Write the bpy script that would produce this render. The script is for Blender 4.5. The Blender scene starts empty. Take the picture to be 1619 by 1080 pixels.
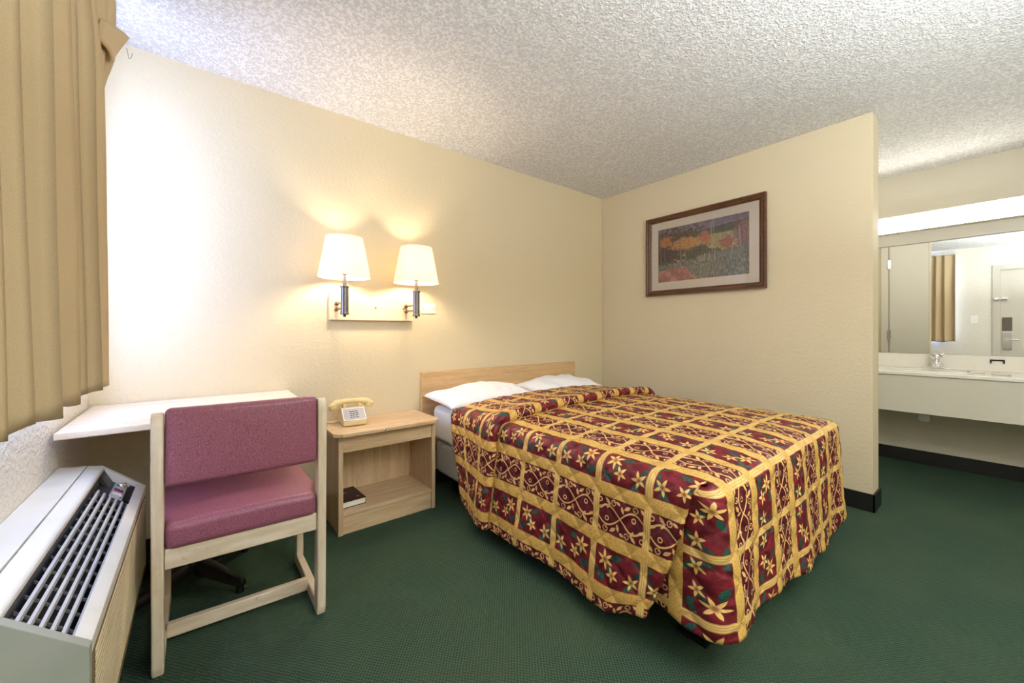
import bpy, bmesh, math, random
import numpy as np
from mathutils import Vector, Matrix, noise as mnoise
random.seed(7); rng = np.random.default_rng(3)
scn = bpy.context.scene
COL = scn.collection
PI = math.pi

# ------------------------------------------------------------------ node helpers
def srgb(r, g, b):
    f = lambda c: ((c/255)/12.92 if c/255 <= .04045 else ((c/255+.055)/1.055)**2.4)
    return (f(r), f(g), f(b), 1)

class NT:
    """a small expression compiler for shader maths"""
    def __init__(s, mat): s.t = mat.node_tree
    def new(s, typ, **k):
        n = s.t.nodes.new(typ)
        for a, v in k.items(): setattr(n, a, v)
        return n
    def link(s, a, b): s.t.links.new(a, b)
    def math(s, op, *args):
        n = s.new('ShaderNodeMath', operation=op)
        for i, a in enumerate(args):
            if isinstance(a, X): s.link(a.k, n.inputs[i])
            else: n.inputs[i].default_value = a
        return X(s, n.outputs[0])
class X:
    def __init__(s, nt, k): s.nt, s.k = nt, k
    def _m(s, op, *a): return s.nt.math(op, s, *a)
    def __add__(s, o): return s._m('ADD', o)
    __radd__ = __add__
    def __mul__(s, o): return s._m('MULTIPLY', o)
    __rmul__ = __mul__
    def __sub__(s, o): return s._m('SUBTRACT', o)
    def __rsub__(s, o): return s.nt.math('SUBTRACT', o, s)
    def __truediv__(s, o): return s._m('DIVIDE', o)
    def __neg__(s): return s*-1.0
    def abs(s): return s._m('ABSOLUTE')
    def sin(s): return s._m('SINE')
    def cos(s): return s._m('COSINE')
    def floor(s): return s._m('FLOOR')
    def fract(s): return s._m('FRACT')
    def sqrt(s): return s._m('SQRT')
    def sign(s): return s._m('SIGN')
    def pow(s, o): return s._m('POWER', o)
    def mod(s, o): return s._m('FLOORED_MODULO', o)
    def gt(s, o): return s._m('GREATER_THAN', o)
    def lt(s, o): return s._m('LESS_THAN', o)
    def min(s, o): return s._m('MINIMUM', o)
    def max(s, o): return s._m('MAXIMUM', o)
    def atan2(s, o): return s._m('ARCTAN2', o)
    def step(s, a, b):          # smooth 0..1 from a to b
        n = s.nt.new('ShaderNodeMapRange', interpolation_type='SMOOTHSTEP')
        s.nt.link(s.k, n.inputs[0]); n.inputs[1].default_value = a; n.inputs[2].default_value = b
        return X(s.nt, n.outputs[0])

MATS = {}
def material(name):
    m = bpy.data.materials.new(name); m.use_nodes = True
    MATS[name] = m
    nt = NT(m); b = m.node_tree.nodes['Principled BSDF']
    return m, nt, b
def coords(nt, kind='Object', scale=(1, 1, 1)):
    tc = nt.new('ShaderNodeTexCoord'); mp = nt.new('ShaderNodeMapping')
    mp.inputs['Scale'].default_value = scale
    nt.link(tc.outputs[kind], mp.inputs[0]); return mp.outputs[0]
def noise(nt, vec, scale, detail=2, rough=.5):
    n = nt.new('ShaderNodeTexNoise'); n.inputs['Scale'].default_value = scale
    n.inputs['Detail'].default_value = detail; n.inputs['Roughness'].default_value = rough
    if vec is not None: nt.link(vec, n.inputs['Vector'])
    return X(nt, n.outputs['Fac'])
def voro(nt, vec, scale, feature='F1'):
    n = nt.new('ShaderNodeTexVoronoi', feature=feature); n.inputs['Scale'].default_value = scale
    nt.link(vec, n.inputs['Vector']); return X(nt, n.outputs['Distance'])
def mix(nt, fac, a, b):
    n = nt.new('ShaderNodeMix', data_type='RGBA')
    for v, i in ((fac, 0), (a, 6), (b, 7)):
        if isinstance(v, X): nt.link(v.k, n.inputs[i])
        elif hasattr(v, 'is_linked'): nt.link(v, n.inputs[i])
        else: n.inputs[i].default_value = v
    return n.outputs[2]
def bump(nt, bsdf, h, strength=.3, dist=.01, prev=None):
    n = nt.new('ShaderNodeBump'); n.inputs['Strength'].default_value = strength; n.inputs['Distance'].default_value = dist
    nt.link(h.k, n.inputs['Height'])
    if prev: nt.link(prev, n.inputs['Normal'])
    nt.link(n.outputs[0], bsdf.inputs['Normal']); return n.outputs[0]
def simple(name, col, rough=.5, metal=0, spec=.5, bumps=None, var=None):
    m, nt, b = material(name)
    b.inputs['Roughness'].default_value = rough; b.inputs['Metallic'].default_value = metal
    b.inputs['Specular IOR Level'].default_value = spec
    b.inputs['Base Color'].default_value = col
    v = coords(nt)
    if var:
        sc, col2, lo, hi = var
        nt.link(mix(nt, noise(nt, v, sc, 4, .6).step(lo, hi), col, col2), b.inputs['Base Color'])
    if bumps: bump(nt, b, noise(nt, v, bumps[0], 3, .6), bumps[1], bumps[2])
    return m

# ------------------------------------------------------------------ materials
def wall_mat(name, col, amp=.16):
    m, nt, b = material(name)
    b.inputs['Base Color'].default_value = col; b.inputs['Roughness'].default_value = .62
    b.inputs['Specular IOR Level'].default_value = .35
    v = coords(nt)
    h = noise(nt, v, 55, 3, .55).step(.4, .68) + noise(nt, v, 130, 2, .5)*.35
    bump(nt, b, h, amp, .008)
    return m
WALL = wall_mat('beige_wall_paint', srgb(214, 201, 171))
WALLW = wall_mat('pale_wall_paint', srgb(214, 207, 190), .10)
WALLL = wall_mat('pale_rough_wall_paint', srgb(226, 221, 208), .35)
def ceiling_mat():
    m, nt, b = material('popcorn_ceiling'); b.inputs['Roughness'].default_value = .9
    b.inputs['Specular IOR Level'].default_value = .1
    v = coords(nt)
    d = voro(nt, v, 95); n1 = noise(nt, v, 70, 4, .65)
    h = (1-d.step(.0, .55))*.6 + n1.step(.35, .7)
    nt.link(mix(nt, (h*.75).step(.12, .62), srgb(216, 215, 213), srgb(244, 244, 243)), b.inputs['Base Color'])  # bump hollows tinted darker, crevice shade put into the colour
    bump(nt, b, h, .6, .008); return m
CEIL = ceiling_mat()
def carpet_mat():
    m, nt, b = material('green_loop_carpet'); b.inputs['Roughness'].default_value = .95
    b.inputs['Specular IOR Level'].default_value = .15
    v = coords(nt); sp = nt.new('ShaderNodeSeparateXYZ'); nt.link(v, sp.inputs[0])
    x, y = X(nt, sp.outputs[0]), X(nt, sp.outputs[1])
    w = noise(nt, v, 14, 2)*.5
    k = 2*PI/.0125
    g = ((x*k+w*5).sin()*((y*k*.8+w*5+(x*k*.5).sin()*.4)).sin())*.5+.5
    f = noise(nt, v, 420, 2)
    big = noise(nt, v, 1.6, 4, .6)
    c = mix(nt, (g*.75+f*.5).step(.25, .95), srgb(35, 55, 43), srgb(76, 100, 83))
    c = mix(nt, big.step(.35, .75)*.35, c, srgb(84, 100, 72))
    nt.link(c, b.inputs['Base Color'])
    bump(nt, b, g+f*.7, .8, .006); return m
CARPET = carpet_mat()
def wood_mat(name, c1, c2, axis=0, rough=.42, stretch=14, sc=3.0):
    m, nt, b = material(name); b.inputs['Roughness'].default_value = rough
    s = [stretch]*3; s[axis] = 1
    v = coords(nt, 'Object', s)
    n = noise(nt, v, sc, 5, .62); f = noise(nt, v, sc*8, 2, .5)
    nt.link(mix(nt, (n*.8+f*.25).step(.36, .72), c1, c2), b.inputs['Base Color'])
    bump(nt, b, f, .05, .002); return m
OAK = wood_mat('pale_oak_laminate', srgb(196, 167, 130), srgb(220, 194, 158), 0)
OAKV = wood_mat('pale_oak_upright_grain', srgb(188, 160, 126), srgb(212, 188, 154), 2)
HEAD = wood_mat('headboard_oak', srgb(190, 156, 112), srgb(212, 180, 138), 0)
BOARD = wood_mat('lamp_board_laminate', srgb(226, 200, 170), srgb(236, 214, 186), 0)
DESKTOP = wood_mat('daylit_table_laminate', srgb(222, 206, 188), srgb(236, 226, 212), 0, .35)  # pale wood tinted whiter, window light put into the colour
FRAMEW = wood_mat('walnut_frame_wood', srgb(62, 36, 18), srgb(112, 70, 36), 1, .4, 10, 9)
def limewash(name, scl):
    m, nt, b = material(name); b.inputs['Roughness'].default_value = .45
    v = coords(nt, 'Object', scl); v2 = coords(nt)
    n = noise(nt, v, 4, 4, .6); st = noise(nt, v2, 9, 5, .7)
    c = mix(nt, n.step(.3, .7), srgb(206, 188, 160), srgb(228, 214, 192))
    c = mix(nt, st.step(.6, .78)*.7, c, srgb(150, 122, 92))
    nt.link(c, b.inputs['Base Color']); bump(nt, b, n, .06, .002); return m
LIME = limewash('worn_whitewashed_wood', (9, 9, 1.2)); LIMEX = limewash('whitewashed_wood_rail_grain', (1.2, 9, 9)); LIMEY = limewash('whitewashed_wood_runner_grain', (9, 1.2, 9))
def vinyl():
    m, nt, b = material('mauve_vinyl'); b.inputs['Roughness'].default_value = .38
    v = coords(nt); f = noise(nt, v, 420, 2, .6)
    nt.link(mix(nt, f.step(.35, .65), srgb(120, 64, 82), srgb(164, 102, 122)), b.inputs['Base Color'])
    bump(nt, b, f + noise(nt, v, 30, 3)*.6, .18, .003); return m
VINYL = vinyl()
BASEB = simple('black_vinyl_base', srgb(26, 25, 25), .45)
BLACK = simple('black_plastic', srgb(16, 16, 17), .4, bumps=(300, .1, .001))
BLACKM = simple('black_metal', srgb(20, 20, 21), .35, .3)
DGREY = simple('charcoal_plastic', srgb(58, 58, 60), .42)
MGREY = simple('mid_grey_plastic', srgb(92, 92, 94), .45)
LGREY = simple('light_grey_plastic', srgb(186, 186, 188), .4)
WHITEM = simple('off_white_enamel', srgb(224, 222, 215), .35, var=(6, srgb(208, 205, 196), .45, .8))
CREAMF = simple('beige_enamel', srgb(205, 191, 156), .4, var=(8, srgb(188, 172, 134), .45, .8))
TANF = simple('tan_enamel', srgb(122, 100, 68), .5)
SHADEDG = simple('shaded_end_enamel', srgb(160, 165, 154), .5, var=(3, srgb(146, 152, 142), .4, .7))  # darkened enamel: shade on the near end panel put into the colour
PEWTER = simple('brushed_pewter', srgb(128, 124, 126), .32, .85)
STEEL = simple('polished_steel', srgb(215, 215, 215), .18, 1)
CHROME = simple('chrome', srgb(235, 235, 238), .08, 1)
BRASS = simple('antique_brass', srgb(150, 120, 80), .35, .9)
PLATE = simple('ivory_plate', srgb(236, 228, 208), .35)
WHITEP = simple('white_plastic', srgb(238, 238, 236), .35)
DOORP = wall_mat('grey_door_paint', srgb(196, 190, 178), .04)
TRIMP = simple('white_trim_paint', srgb(226, 222, 212), .45)
COUNTER = simple('cultured_marble', srgb(238, 235, 226), .2, var=(5, srgb(228, 222, 208), .5, .8))
APRON = simple('cream_laminate', srgb(216, 211, 196), .4)
LINEN = simple('white_linen', srgb(236, 239, 246), .75, spec=.2, bumps=(24, .25, .012))
PILLOW = simple('white_pillowcase', srgb(240, 242, 249), .75, spec=.2, bumps=(14, .35, .02))
PHONE = simple('almond_plastic', srgb(226, 203, 146), .35)
PHONEF = simple('silver_grey_faceplate', srgb(176, 174, 178), .35)
BOOKC = simple('dark_brown_leatherette', srgb(46, 24, 22), .45, bumps=(350, .2, .001))
PAGES = simple('page_edges', srgb(232, 228, 218), .7)
GOLD = simple('gold_stamping', srgb(196, 170, 110), .35, .6)
BLUE = simple('blue_button', srgb(62, 66, 120), .4)
RED = simple('red_button', srgb(206, 40, 70), .4)
MAT_BOARD = simple('ivory_mat_board', srgb(248, 234, 212), .8)
SOAP = simple('paper_wrapper', srgb(214, 208, 196), .5)
CARD = simple('brown_notice_card', srgb(92, 80, 70), .5)

def boxspring_mat():
    m, nt, b = material('wavy_ticking'); b.inputs['Roughness'].default_value = .6
    v = coords(nt); sp = nt.new('ShaderNodeSeparateXYZ'); nt.link(v, sp.inputs[0])
    y, z = X(nt, sp.outputs[1]), X(nt, sp.outputs[2])
    w = ((y*210 + (z*75).sin()*2.2)).sin()*.5+.5
    nt.link(mix(nt, w, srgb(206, 207, 210), srgb(236, 237, 240)), b.inputs['Base Color'])
    bump(nt, b, w, .4, .004); return m
TICKING = boxspring_mat()
def curtain_mat():
    m, nt, b = material('tan_curtain_cloth'); b.inputs['Roughness'].default_value = .85
    b.inputs['Specular IOR Level'].default_value = .1
    v = coords(nt, 'Object', (1, 1, 1))
    wv = noise(nt, v, 500, 1)
    nt.link(mix(nt, wv.step(.3, .7), srgb(202, 180, 144), srgb(211, 191, 155)), b.inputs['Base Color'])
    tr = nt.new('ShaderNodeBsdfTranslucent'); tr.inputs[0].default_value = srgb(190, 150, 90)
    ms = nt.new('ShaderNodeMixShader'); ms.inputs[0].default_value = .10
    out = m.node_tree.nodes['Material Output']
    nt.link(b.outputs[0], ms.inputs[1]); nt.link(tr.outputs[0], ms.inputs[2]); nt.link(ms.outputs[0], out.inputs[0])
    return m
CURT = curtain_mat()
BOUNCE_LINING = simple('added_bounce_lining', srgb(244, 244, 242), .8, spec=.1)  # unseen white backing added to reflect window light down the wall
def shade_mat():
    m, nt, b = material('white_lamp_shade_cloth'); b.inputs['Roughness'].default_value = .9
    b.inputs['Base Color'].default_value = srgb(250, 246, 236)
    tr = nt.new('ShaderNodeBsdfTranslucent'); tr.inputs[0].default_value = srgb(255, 248, 236)
    ms = nt.new('ShaderNodeMixShader'); ms.inputs[0].default_value = .6
    out = m.node_tree.nodes['Material Output']
    nt.link(b.outputs[0], ms.inputs[1]); nt.link(tr.outputs[0], ms.inputs[2]); nt.link(ms.outputs[0], out.inputs[0])
    return m
SHADE = shade_mat()
def emit(name, col, s):
    m, nt, b = material(name); b.inputs['Base Color'].default_value = col
    b.inputs['Emission Color'].default_value = col; b.inputs['Emission Strength'].default_value = s; return m
BULB = emit('warm_bulb', (1, .80, .55, 1), 330)
TUBE = emit('fluorescent_lens', srgb(255, 250, 240), 19)
FILL_GLOBE = emit('added_opal_globe', srgb(255, 240, 218), 6)
def glass_mat(name, refl=1.0):
    m, nt, b = material(name)
    tp = nt.new('ShaderNodeBsdfTransparent'); gl = nt.new('ShaderNodeBsdfGlossy'); gl.inputs['Roughness'].default_value = .04
    fr = nt.new('ShaderNodeFresnel'); fr.inputs[0].default_value = 1.5
    ms = nt.new('ShaderNodeMixShader'); nt.link(fr.outputs[0], ms.inputs[0])
    nt.link(tp.outputs[0], ms.inputs[1]); nt.link(gl.outputs[0], ms.inputs[2])
    nt.link(ms.outputs[0], m.node_tree.nodes['Material Output'].inputs[0]); return m
GLASS = glass_mat('clear_glass')
m, nt, b = material('mirror_silver'); MIRROR = m
b.inputs['Base Color'].default_value = (.86, .87, .84, 1); b.inputs['Metallic'].default_value = 1; b.inputs['Roughness'].default_value = .015

# bedspread print -----------------------------------------------------------
PU, PV = .178, .220
def spread_mat():
    m, nt, b = material('maroon_gold_quilted_print'); b.inputs['Roughness'].default_value = .48
    b.inputs['Specular IOR Level'].default_value = .4
    uvn = nt.new('ShaderNodeUVMap'); uvn.uv_map = 'UVMap'; uv = uvn.outputs[0]
    sp = nt.new('ShaderNodeSeparateXYZ'); nt.link(uv, sp.inputs[0])
    U, V = X(nt, sp.outputs[0]), X(nt, sp.outputs[1])
    nx = nt.new('ShaderNodeTexNoise'); nx.inputs['Scale'].default_value = 9; nt.link(uv, nx.inputs['Vector'])
    sc = nt.new('ShaderNodeSeparateColor'); nt.link(nx.outputs['Color'], sc.inputs[0])
    wob = (X(nt, sc.outputs[0])-.5)*.012; wob2 = (X(nt, sc.outputs[1])-.5)*.012
    ku = (U+wob2*.5)/PU; kv = (V+wob*.5)/PV
    a = (ku.fract()-.5)*PU; bb = (kv.fract()-.5)*PV
    iu = ku.floor(); iv = kv.floor()
    odd = (iu.mod(2.0)).gt(.5)                                     # vine rows
    sgn = (iv.mod(2.0)).gt(.5)*2.0-1.0                             # mirror alternate cells
    aw = a.abs(); bw = bb.abs()
    band = aw.step(PU/2-.0255, PU/2-.0235)
    bar = bw.step(PV/2-.0155, PV/2-.0135)
    b2 = bb*sgn
    # lilies
    def flower(cx, cy, R, rot, n=6.0):
        dx, dy = a-cx, b2-cy
        r = (dx*dx+dy*dy).sqrt(); th = dy.atan2(dx)
        tri = (((th*(n/(2*PI))+rot).fract()-.5).abs())*2.0
        pet = ((tri.pow(1.35))*.72+.28)*R
        q = r/pet
        return q.step(1.04, .9), (r/R)
    f1, r1 = flower(.022, -.050, .037, .15); f2, r2 = flower(-.020, -.012, .029, .4, 5.0); f3, r3 = flower(-.022, .066, .033, .3, 5.0)
    fl = f1.max(f2).max(f3); rr = r1.min(r2).min(r3)
    def ell(x, y, cx, cy, l, w, ang):
        dx, dy = x-cx, y-cy; c, s = math.cos(ang), math.sin(ang)
        e1 = (dx*c+dy*s)/l; e2 = (dy*c-dx*s)/w
        return (e1*e1+e2*e2+(e1.abs()*e2.abs())*.9).step(1.08, .85)
    lv = None
    for p in [(-.040, -.058, .024, .011, .6), (-.034, -.078, .022, .010, -.7), (.040, -.002, .026, .012, 1.2), (-.046, .060, .026, .013, .9),
              (-.018, .078, .022, .010, -.4), (.010, .085, .018, .008, .2), (-.008, -.022, .024, .011, -1.0), (.048, .086, .018, .009, 1.9)]:
        e = ell(a, b2, *p); lv = e if lv is None else lv.max(e)
    # vines
    L = PV; ph = bb*(2*PI/L)
    wv = ph.sin()*.034
    vine = ((a-wv).abs()).step(.0046, .0030).max(((a+wv).abs()).step(.0040, .0026))
    sy = bb.sign()
    ax = a*sy; ay = bw
    def ring(cx, cy, R, w=.0017):
        dx, dy = ax-cx, ay-cy
        return (((dx*dx+dy*dy).sqrt()-R).abs()).step(w*1.35, w*.75)
    for p in [(.049, .030, .0095), (-.050, .062, .0095), (.046, .092, .0075), (-.012, .056, .0075)]:
        vine = vine.max(ring(*p))
    for p in [(.052, .027, .0032, .0032, 0), (-.047, .059, .0032, .0032, 0), (.050, .058, .0155, .0068, .8), (.034, .052, .014, .006, -.6), (-.046, .030, .0155, .0068, 2.2),
              (-.052, .092, .014, .0065, .9), (-.034, .010, .0135, .006, .3), (.020, .088, .0135, .006, 1.9), (.052, .008, .012, .0055, 1.2)]:
        vine = vine.max(ell(ax, ay, *p))
    # colours
    nz = noise(nt, uv, 26, 3, .6); nf = noise(nt, uv, 190, 2, .6)
    mar = mix(nt, nz.step(.4, .65), srgb(92, 17, 30), srgb(132, 30, 44))
    mar = mix(nt, nz.step(.62, .75)*.3, mar, srgb(84, 32, 58))
    green = mix(nt, nf.step(.35, .7), srgb(26, 66, 60), srgb(50, 98, 82))
    petal = mix(nt, rr.step(.05, .42), srgb(150, 84, 48), srgb(236, 196, 118))
    cellf = mix(nt, lv, mar, green); cellf = mix(nt, fl, cellf, petal)
    cellv = mix(nt, vine, mix(nt, nz.step(.4, .65), srgb(78, 14, 26), srgb(104, 22, 34)), srgb(226, 182, 122))
    cell = mix(nt, odd, cellf, cellv)
    sq = (noise(nt, uv, 60, 1, .4)-.5).abs().step(.035, .012)
    gold = mix(nt, nf.step(.35, .7), srgb(206, 162, 80), srgb(228, 190, 112))
    gold = mix(nt, sq*.35, gold, srgb(140, 98, 40))
    ribs = ((bb.abs()-PV/2).abs()*(2*PI/.0085)).cos()*.5+.5
    barc = mix(nt, ribs, srgb(202, 158, 84), srgb(234, 200, 130))
    col = mix(nt, bar, cell, barc); col = mix(nt, band, col, gold)
    # stitched quilting
    q1 = ((U+V)/.118 + (V*26).sin()*.10 + wob*10); q2 = ((U-V)/.118 + (U*24).sin()*.10 + wob2*10)
    d1 = ((q1.fract()-.5).abs()-.5).abs(); d2 = ((q2.fract()-.5).abs()-.5).abs()
    st = d1.min(d2)
    col = mix(nt, st.step(.014, .006)*.4, col, srgb(60, 30, 22))
    nt.link(col, b.inputs['Base Color'])
    h = st.step(0, .22) + nf*.05 + nz*.25
    bump(nt, b, h, .4, .008)
    return m
SPREAD = spread_mat()

def painting_mat():
    m, nt, b = material('autumn_landscape_print'); b.inputs['Roughness'].default_value = .7
    uvn = nt.new('ShaderNodeUVMap'); uvn.uv_map = 'UVMap'; uv = uvn.outputs[0]
    sp = nt.new('ShaderNodeSeparateXYZ'); nt.link(uv, sp.inputs[0])
    x, y = X(nt, sp.outputs[0]), X(nt, sp.outputs[1])
    mp = nt.new('ShaderNodeMapping'); mp.inputs['Scale'].default_value = (1.6, 1, 1); nt.link(uv, mp.inputs[0]); v = mp.outputs[0]
    mg = nt.new('ShaderNodeMapping'); mg.inputs['Scale'].default_value = (14, 3, 1); nt.link(uv, mg.inputs[0]); vg = mg.outputs[0]
    n1 = noise(nt, v, 5, 4, .6); n2 = noise(nt, v, 14, 4, .65); n3 = noise(nt, v, 34, 3, .7); gr = noise(nt, vg, 5, 3, .6)
    W = (n2-.5)*.22
    def blob(cx, cy, rx, ry, k=.5):
        dx, dy = (x-cx)/rx, (y-cy)/ry
        return ((dx*dx+dy*dy).sqrt()+(n2-.5)*3.0+(n3-.5)*1.7).step(1.15, .85)
    c = mix(nt, n2.step(.35, .7), srgb(124, 108, 128), srgb(160, 140, 148))                # distant hills
    c = mix(nt, (y+W*.2-(x*.10)).step(.80, .78), c, mix(nt, n2.step(.4, .65), srgb(66, 70, 60), srgb(98, 96, 70)))
    c = mix(nt, (y+W*.3).step(.75, .73), c, mix(nt, n1.step(.35, .65), srgb(176, 166, 108), srgb(212, 194, 128)))   # meadow
    c = mix(nt, (y+W-(x-.2)*-.04).step(.52, .48)*(x.gt(.35)), c, srgb(84, 72, 60))
    c = mix(nt, blob(.25, .80, .27, .14), c, mix(nt, n3.step(.4, .6), srgb(70, 66, 50), srgb(128, 100, 80)))
    c = mix(nt, blob(.10, .58, .30, .34), c, mix(nt, n3.step(.4, .6), srgb(62, 48, 46), srgb(116, 78, 64)))
    c = mix(nt, blob(.47, .48, .17, .13), c, mix(nt, n3.step(.4, .6), srgb(70, 62, 46), srgb(112, 98, 70)))
    c = mix(nt, blob(.95, .62, .11, .26), c, mix(nt, n3.step(.4, .6), srgb(128, 94, 86), srgb(172, 126, 104)))
    c = mix(nt, blob(.55, .71, .07, .10), c, mix(nt, n3.step(.4, .6), srgb(190, 106, 78), srgb(218, 138, 100)))
    c = mix(nt, blob(.78, .56, .07, .13), c, mix(nt, n3.step(.4, .6), srgb(160, 98, 76), srgb(190, 126, 94)))
    c = mix(nt, blob(.10, .74, .08, .10), c, mix(nt, n3.step(.4, .6), srgb(190, 108, 60), srgb(226, 152, 86)))
    c = mix(nt, blob(.33, .66, .17, .10), c, mix(nt, n3.step(.4, .6), srgb(196, 126, 66), srgb(232, 174, 100)))
    for tx, t0, t1, w, k in [(.035, .30, .95, .006, 120), (.085, .28, .62, .006, 110), (.28, .34, .74, .008, 150), (.165, .3, .6, .004, 100), (.63, .42, .95, .004, 190), (.655, .45, .98, .003, 180), (.91, .46, .80, .005, 186)]:
        tm = ((x-tx)+(y-.5)*.03+(n2-.5)*.02).abs().step(w*1.3, w*.7)*y.gt(t0)*y.lt(t1)
        c = mix(nt, tm*.85, c, srgb(k, k-8, k-14))
    grass = mix(nt, gr.step(.35, .68), srgb(98, 98, 84), srgb(172, 166, 142))
    c = mix(nt, (y-.30-x*.16+W).step(.04, -.02), c, grass)
    c = mix(nt, ((y-.40-(x-.5)*.05+W*.4).step(.05, .0))*((y-.36+W).gt(0))*x.gt(.55)*.6, c, srgb(126, 138, 118))
    road = (x-.34+(.24-y)*-.55+W*.8).step(.02, -.02)*(y-.22-x*.12+W*.3).step(.01, -.015)
    c = mix(nt, road, c, mix(nt, n1.step(.42, .6), srgb(176, 112, 96), srgb(220, 160, 138)))
    for px_, h in [(.50, .40), (.525, .41), (.55, .44), (.60, .45), (.66, .46), (.83, .50)]:
        c = mix(nt, (x-px_-(y-.4)*.05).abs().step(.006, .003)*y.gt(.30)*y.lt(h), c, srgb(196, 178, 148))
    nt.link(c, b.inputs['Base Color']); return m
PAINT = painting_mat()

# ------------------------------------------------------------------ mesh builder
class MB:
    def __init__(s): s.bm = bmesh.new()
    def _merge(s, bm, mi):
        for f in bm.faces: f.material_index = mi
        me = bpy.data.meshes.new('t'); bm.to_mesh(me); bm.free(); s.bm.from_mesh(me); bpy.data.meshes.remove(me)
    def box(s, x0, x1, y0, y1, z0, z1, bev=.003, seg=2, mi=0, M=None):
        bm = bmesh.new(); bmesh.ops.create_cube(bm, size=1)
        for v in bm.verts: v.co = Vector(((x0+x1)/2+v.co.x*(x1-x0), (y0+y1)/2+v.co.y*(y1-y0), (z0+z1)/2+v.co.z*(z1-z0)))
        if bev > 0:
            bmesh.ops.bevel(bm, geom=bm.edges[:], offset=min(bev, .48*min(abs(x1-x0), abs(y1-y0), abs(z1-z0))), segments=seg, profile=.5, affect='EDGES')
        if M is not None: bmesh.ops.transform(bm, matrix=M, verts=bm.verts[:])
        s._merge(bm, mi); return s
    def prism(s, pts, axis, a0, a1, bev=0, seg=2, mi=0, M=None):
        """polygon pts in the two other axes (cyclic order), extruded on axis"""
        bm = bmesh.new()
        def P(p, a): q = [0, 0, 0]; q[axis] = a; o = [i for i in range(3) if i != axis]; q[o[0]], q[o[1]] = p; return q
        A = [bm.verts.new(P(p, a0)) for p in pts]; B = [bm.verts.new(P(p, a1)) for p in pts]; n = len(pts)
        bm.faces.new(A); bm.faces.new(B[::-1])
        for i in range(n): bm.faces.new((A[i], A[(i+1) % n], B[(i+1) % n], B[i]))
        bmesh.ops.recalc_face_normals(bm, faces=bm.faces[:])
        if bev: bmesh.ops.bevel(bm, geom=bm.edges[:], offset=bev, segments=seg, profile=.5, affect='EDGES')
        if M is not None: bmesh.ops.transform(bm, matrix=M, verts=bm.verts[:])
        s._merge(bm, mi); return s
    def tube(s, pts, r, n=14, mi=0, cap=True):
        bm = bmesh.new(); pts = [Vector(p) for p in pts]; rs = r if isinstance(r, (list, tuple)) else [r]*len(pts); rings = []
        up = None
        for i, p in enumerate(pts):
            d = ((pts[i+1]-p) if i == 0 else (p-pts[i-1]) if i == len(pts)-1 else (pts[i+1]-pts[i-1])).normalized()
            if up is None: up = d.orthogonal().normalized()
            up = (up-d*up.dot(d)).normalized(); w = d.cross(up)
            rings.append([bm.verts.new(p+(up*math.cos(2*PI*k/n)+w*math.sin(2*PI*k/n))*rs[i]) for k in range(n)])
        for a, b_ in zip(rings, rings[1:]):
            for k in range(n): bm.faces.new((a[k], a[(k+1) % n], b_[(k+1) % n], b_[k]))
        if cap: bm.faces.new(rings[0][::-1]); bm.faces.new(rings[-1])
        s._merge(bm, mi); return s
    def lathe(s, prof, c, n=40, mi=0, M=None, closed=False):
        """prof: (r, z) list round the z axis at c"""
        bm = bmesh.new(); rings = []
        for r, z in prof:
            rings.append([bm.verts.new((c[0]+r*math.cos(2*PI*k/n), c[1]+r*math.sin(2*PI*k/n), c[2]+z)) for k in range(n)])
        pr = list(zip(rings, rings[1:])) + ([(rings[-1], rings[0])] if closed else [])
        for a, b_ in pr:
            for k in range(n): bm.faces.new((a[k], a[(k+1) % n], b_[(k+1) % n], b_[k]))
        if not closed:
            if prof[0][0] > 1e-4: bm.faces.new(rings[0][::-1])
            if prof[-1][0] > 1e-4: bm.faces.new(rings[-1])
        bmesh.ops.remove_doubles(bm, verts=bm.verts[:], dist=1e-6)
        bmesh.ops.recalc_face_normals(bm, faces=bm.faces[:])
        if M is not None: bmesh.ops.transform(bm, matrix=M, verts=bm.verts[:])
        s._merge(bm, mi); return s
    def grid(s, P, mi=0, uv=None, weld=False):
        """P[i][j] points"""
        bm = bmesh.new(); R = [[bm.verts.new(p) for p in row] for row in P]
        lay = bm.loops.layers.uv.new('UVMap') if uv is not None else None
        for i in range(len(R)-1):
            for j in range(len(R[0])-1):
                f = bm.faces.new((R[i][j], R[i][j+1], R[i+1][j+1], R[i+1][j]))
                if lay:
                    for l, (a, c) in zip(f.loops, ((i, j), (i, j+1), (i+1, j+1), (i+1, j))): l[lay].uv = uv[a][c]
        s._merge(bm, mi); return s

ORG = {}
def mesh_obj(name, mb, mat, org=(0, 0, 0), smooth=True, angle=40):
    me = bpy.data.meshes.new(name)
    bm = mb.bm
    bmesh.ops.translate(bm, verts=bm.verts[:], vec=-Vector(org))
    bm.to_mesh(me); bm.free()
    for mm in (mat if isinstance(mat, (list, tuple)) else [mat]): me.materials.append(mm)
    if smooth:
        me.polygons.foreach_set('use_smooth', [True]*len(me.polygons))
        if angle < 180: me.set_sharp_from_angle(angle=math.radians(angle))
    o = bpy.data.objects.new(name, me); COL.objects.link(o); o.location = org; ORG[o.name] = tuple(org)
    if smooth and angle < 180:
        wn = o.modifiers.new('weighted_normals', 'WEIGHTED_NORMAL'); wn.keep_sharp = True; wn.weight = 100
    return o
def thing(name, label, cat, loc, group=None, rz=0):
    o = bpy.data.objects.new(name, None); COL.objects.link(o); o.location = loc; o.rotation_euler = (0, 0, rz)
    o.empty_display_size = .1; tag(o, label, cat, group); ORG[o.name] = tuple(loc); return o
def tag(o, label, cat, group=None):
    o['label'] = label; o['category'] = cat
    if group: o['group'] = group
    return o
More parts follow.
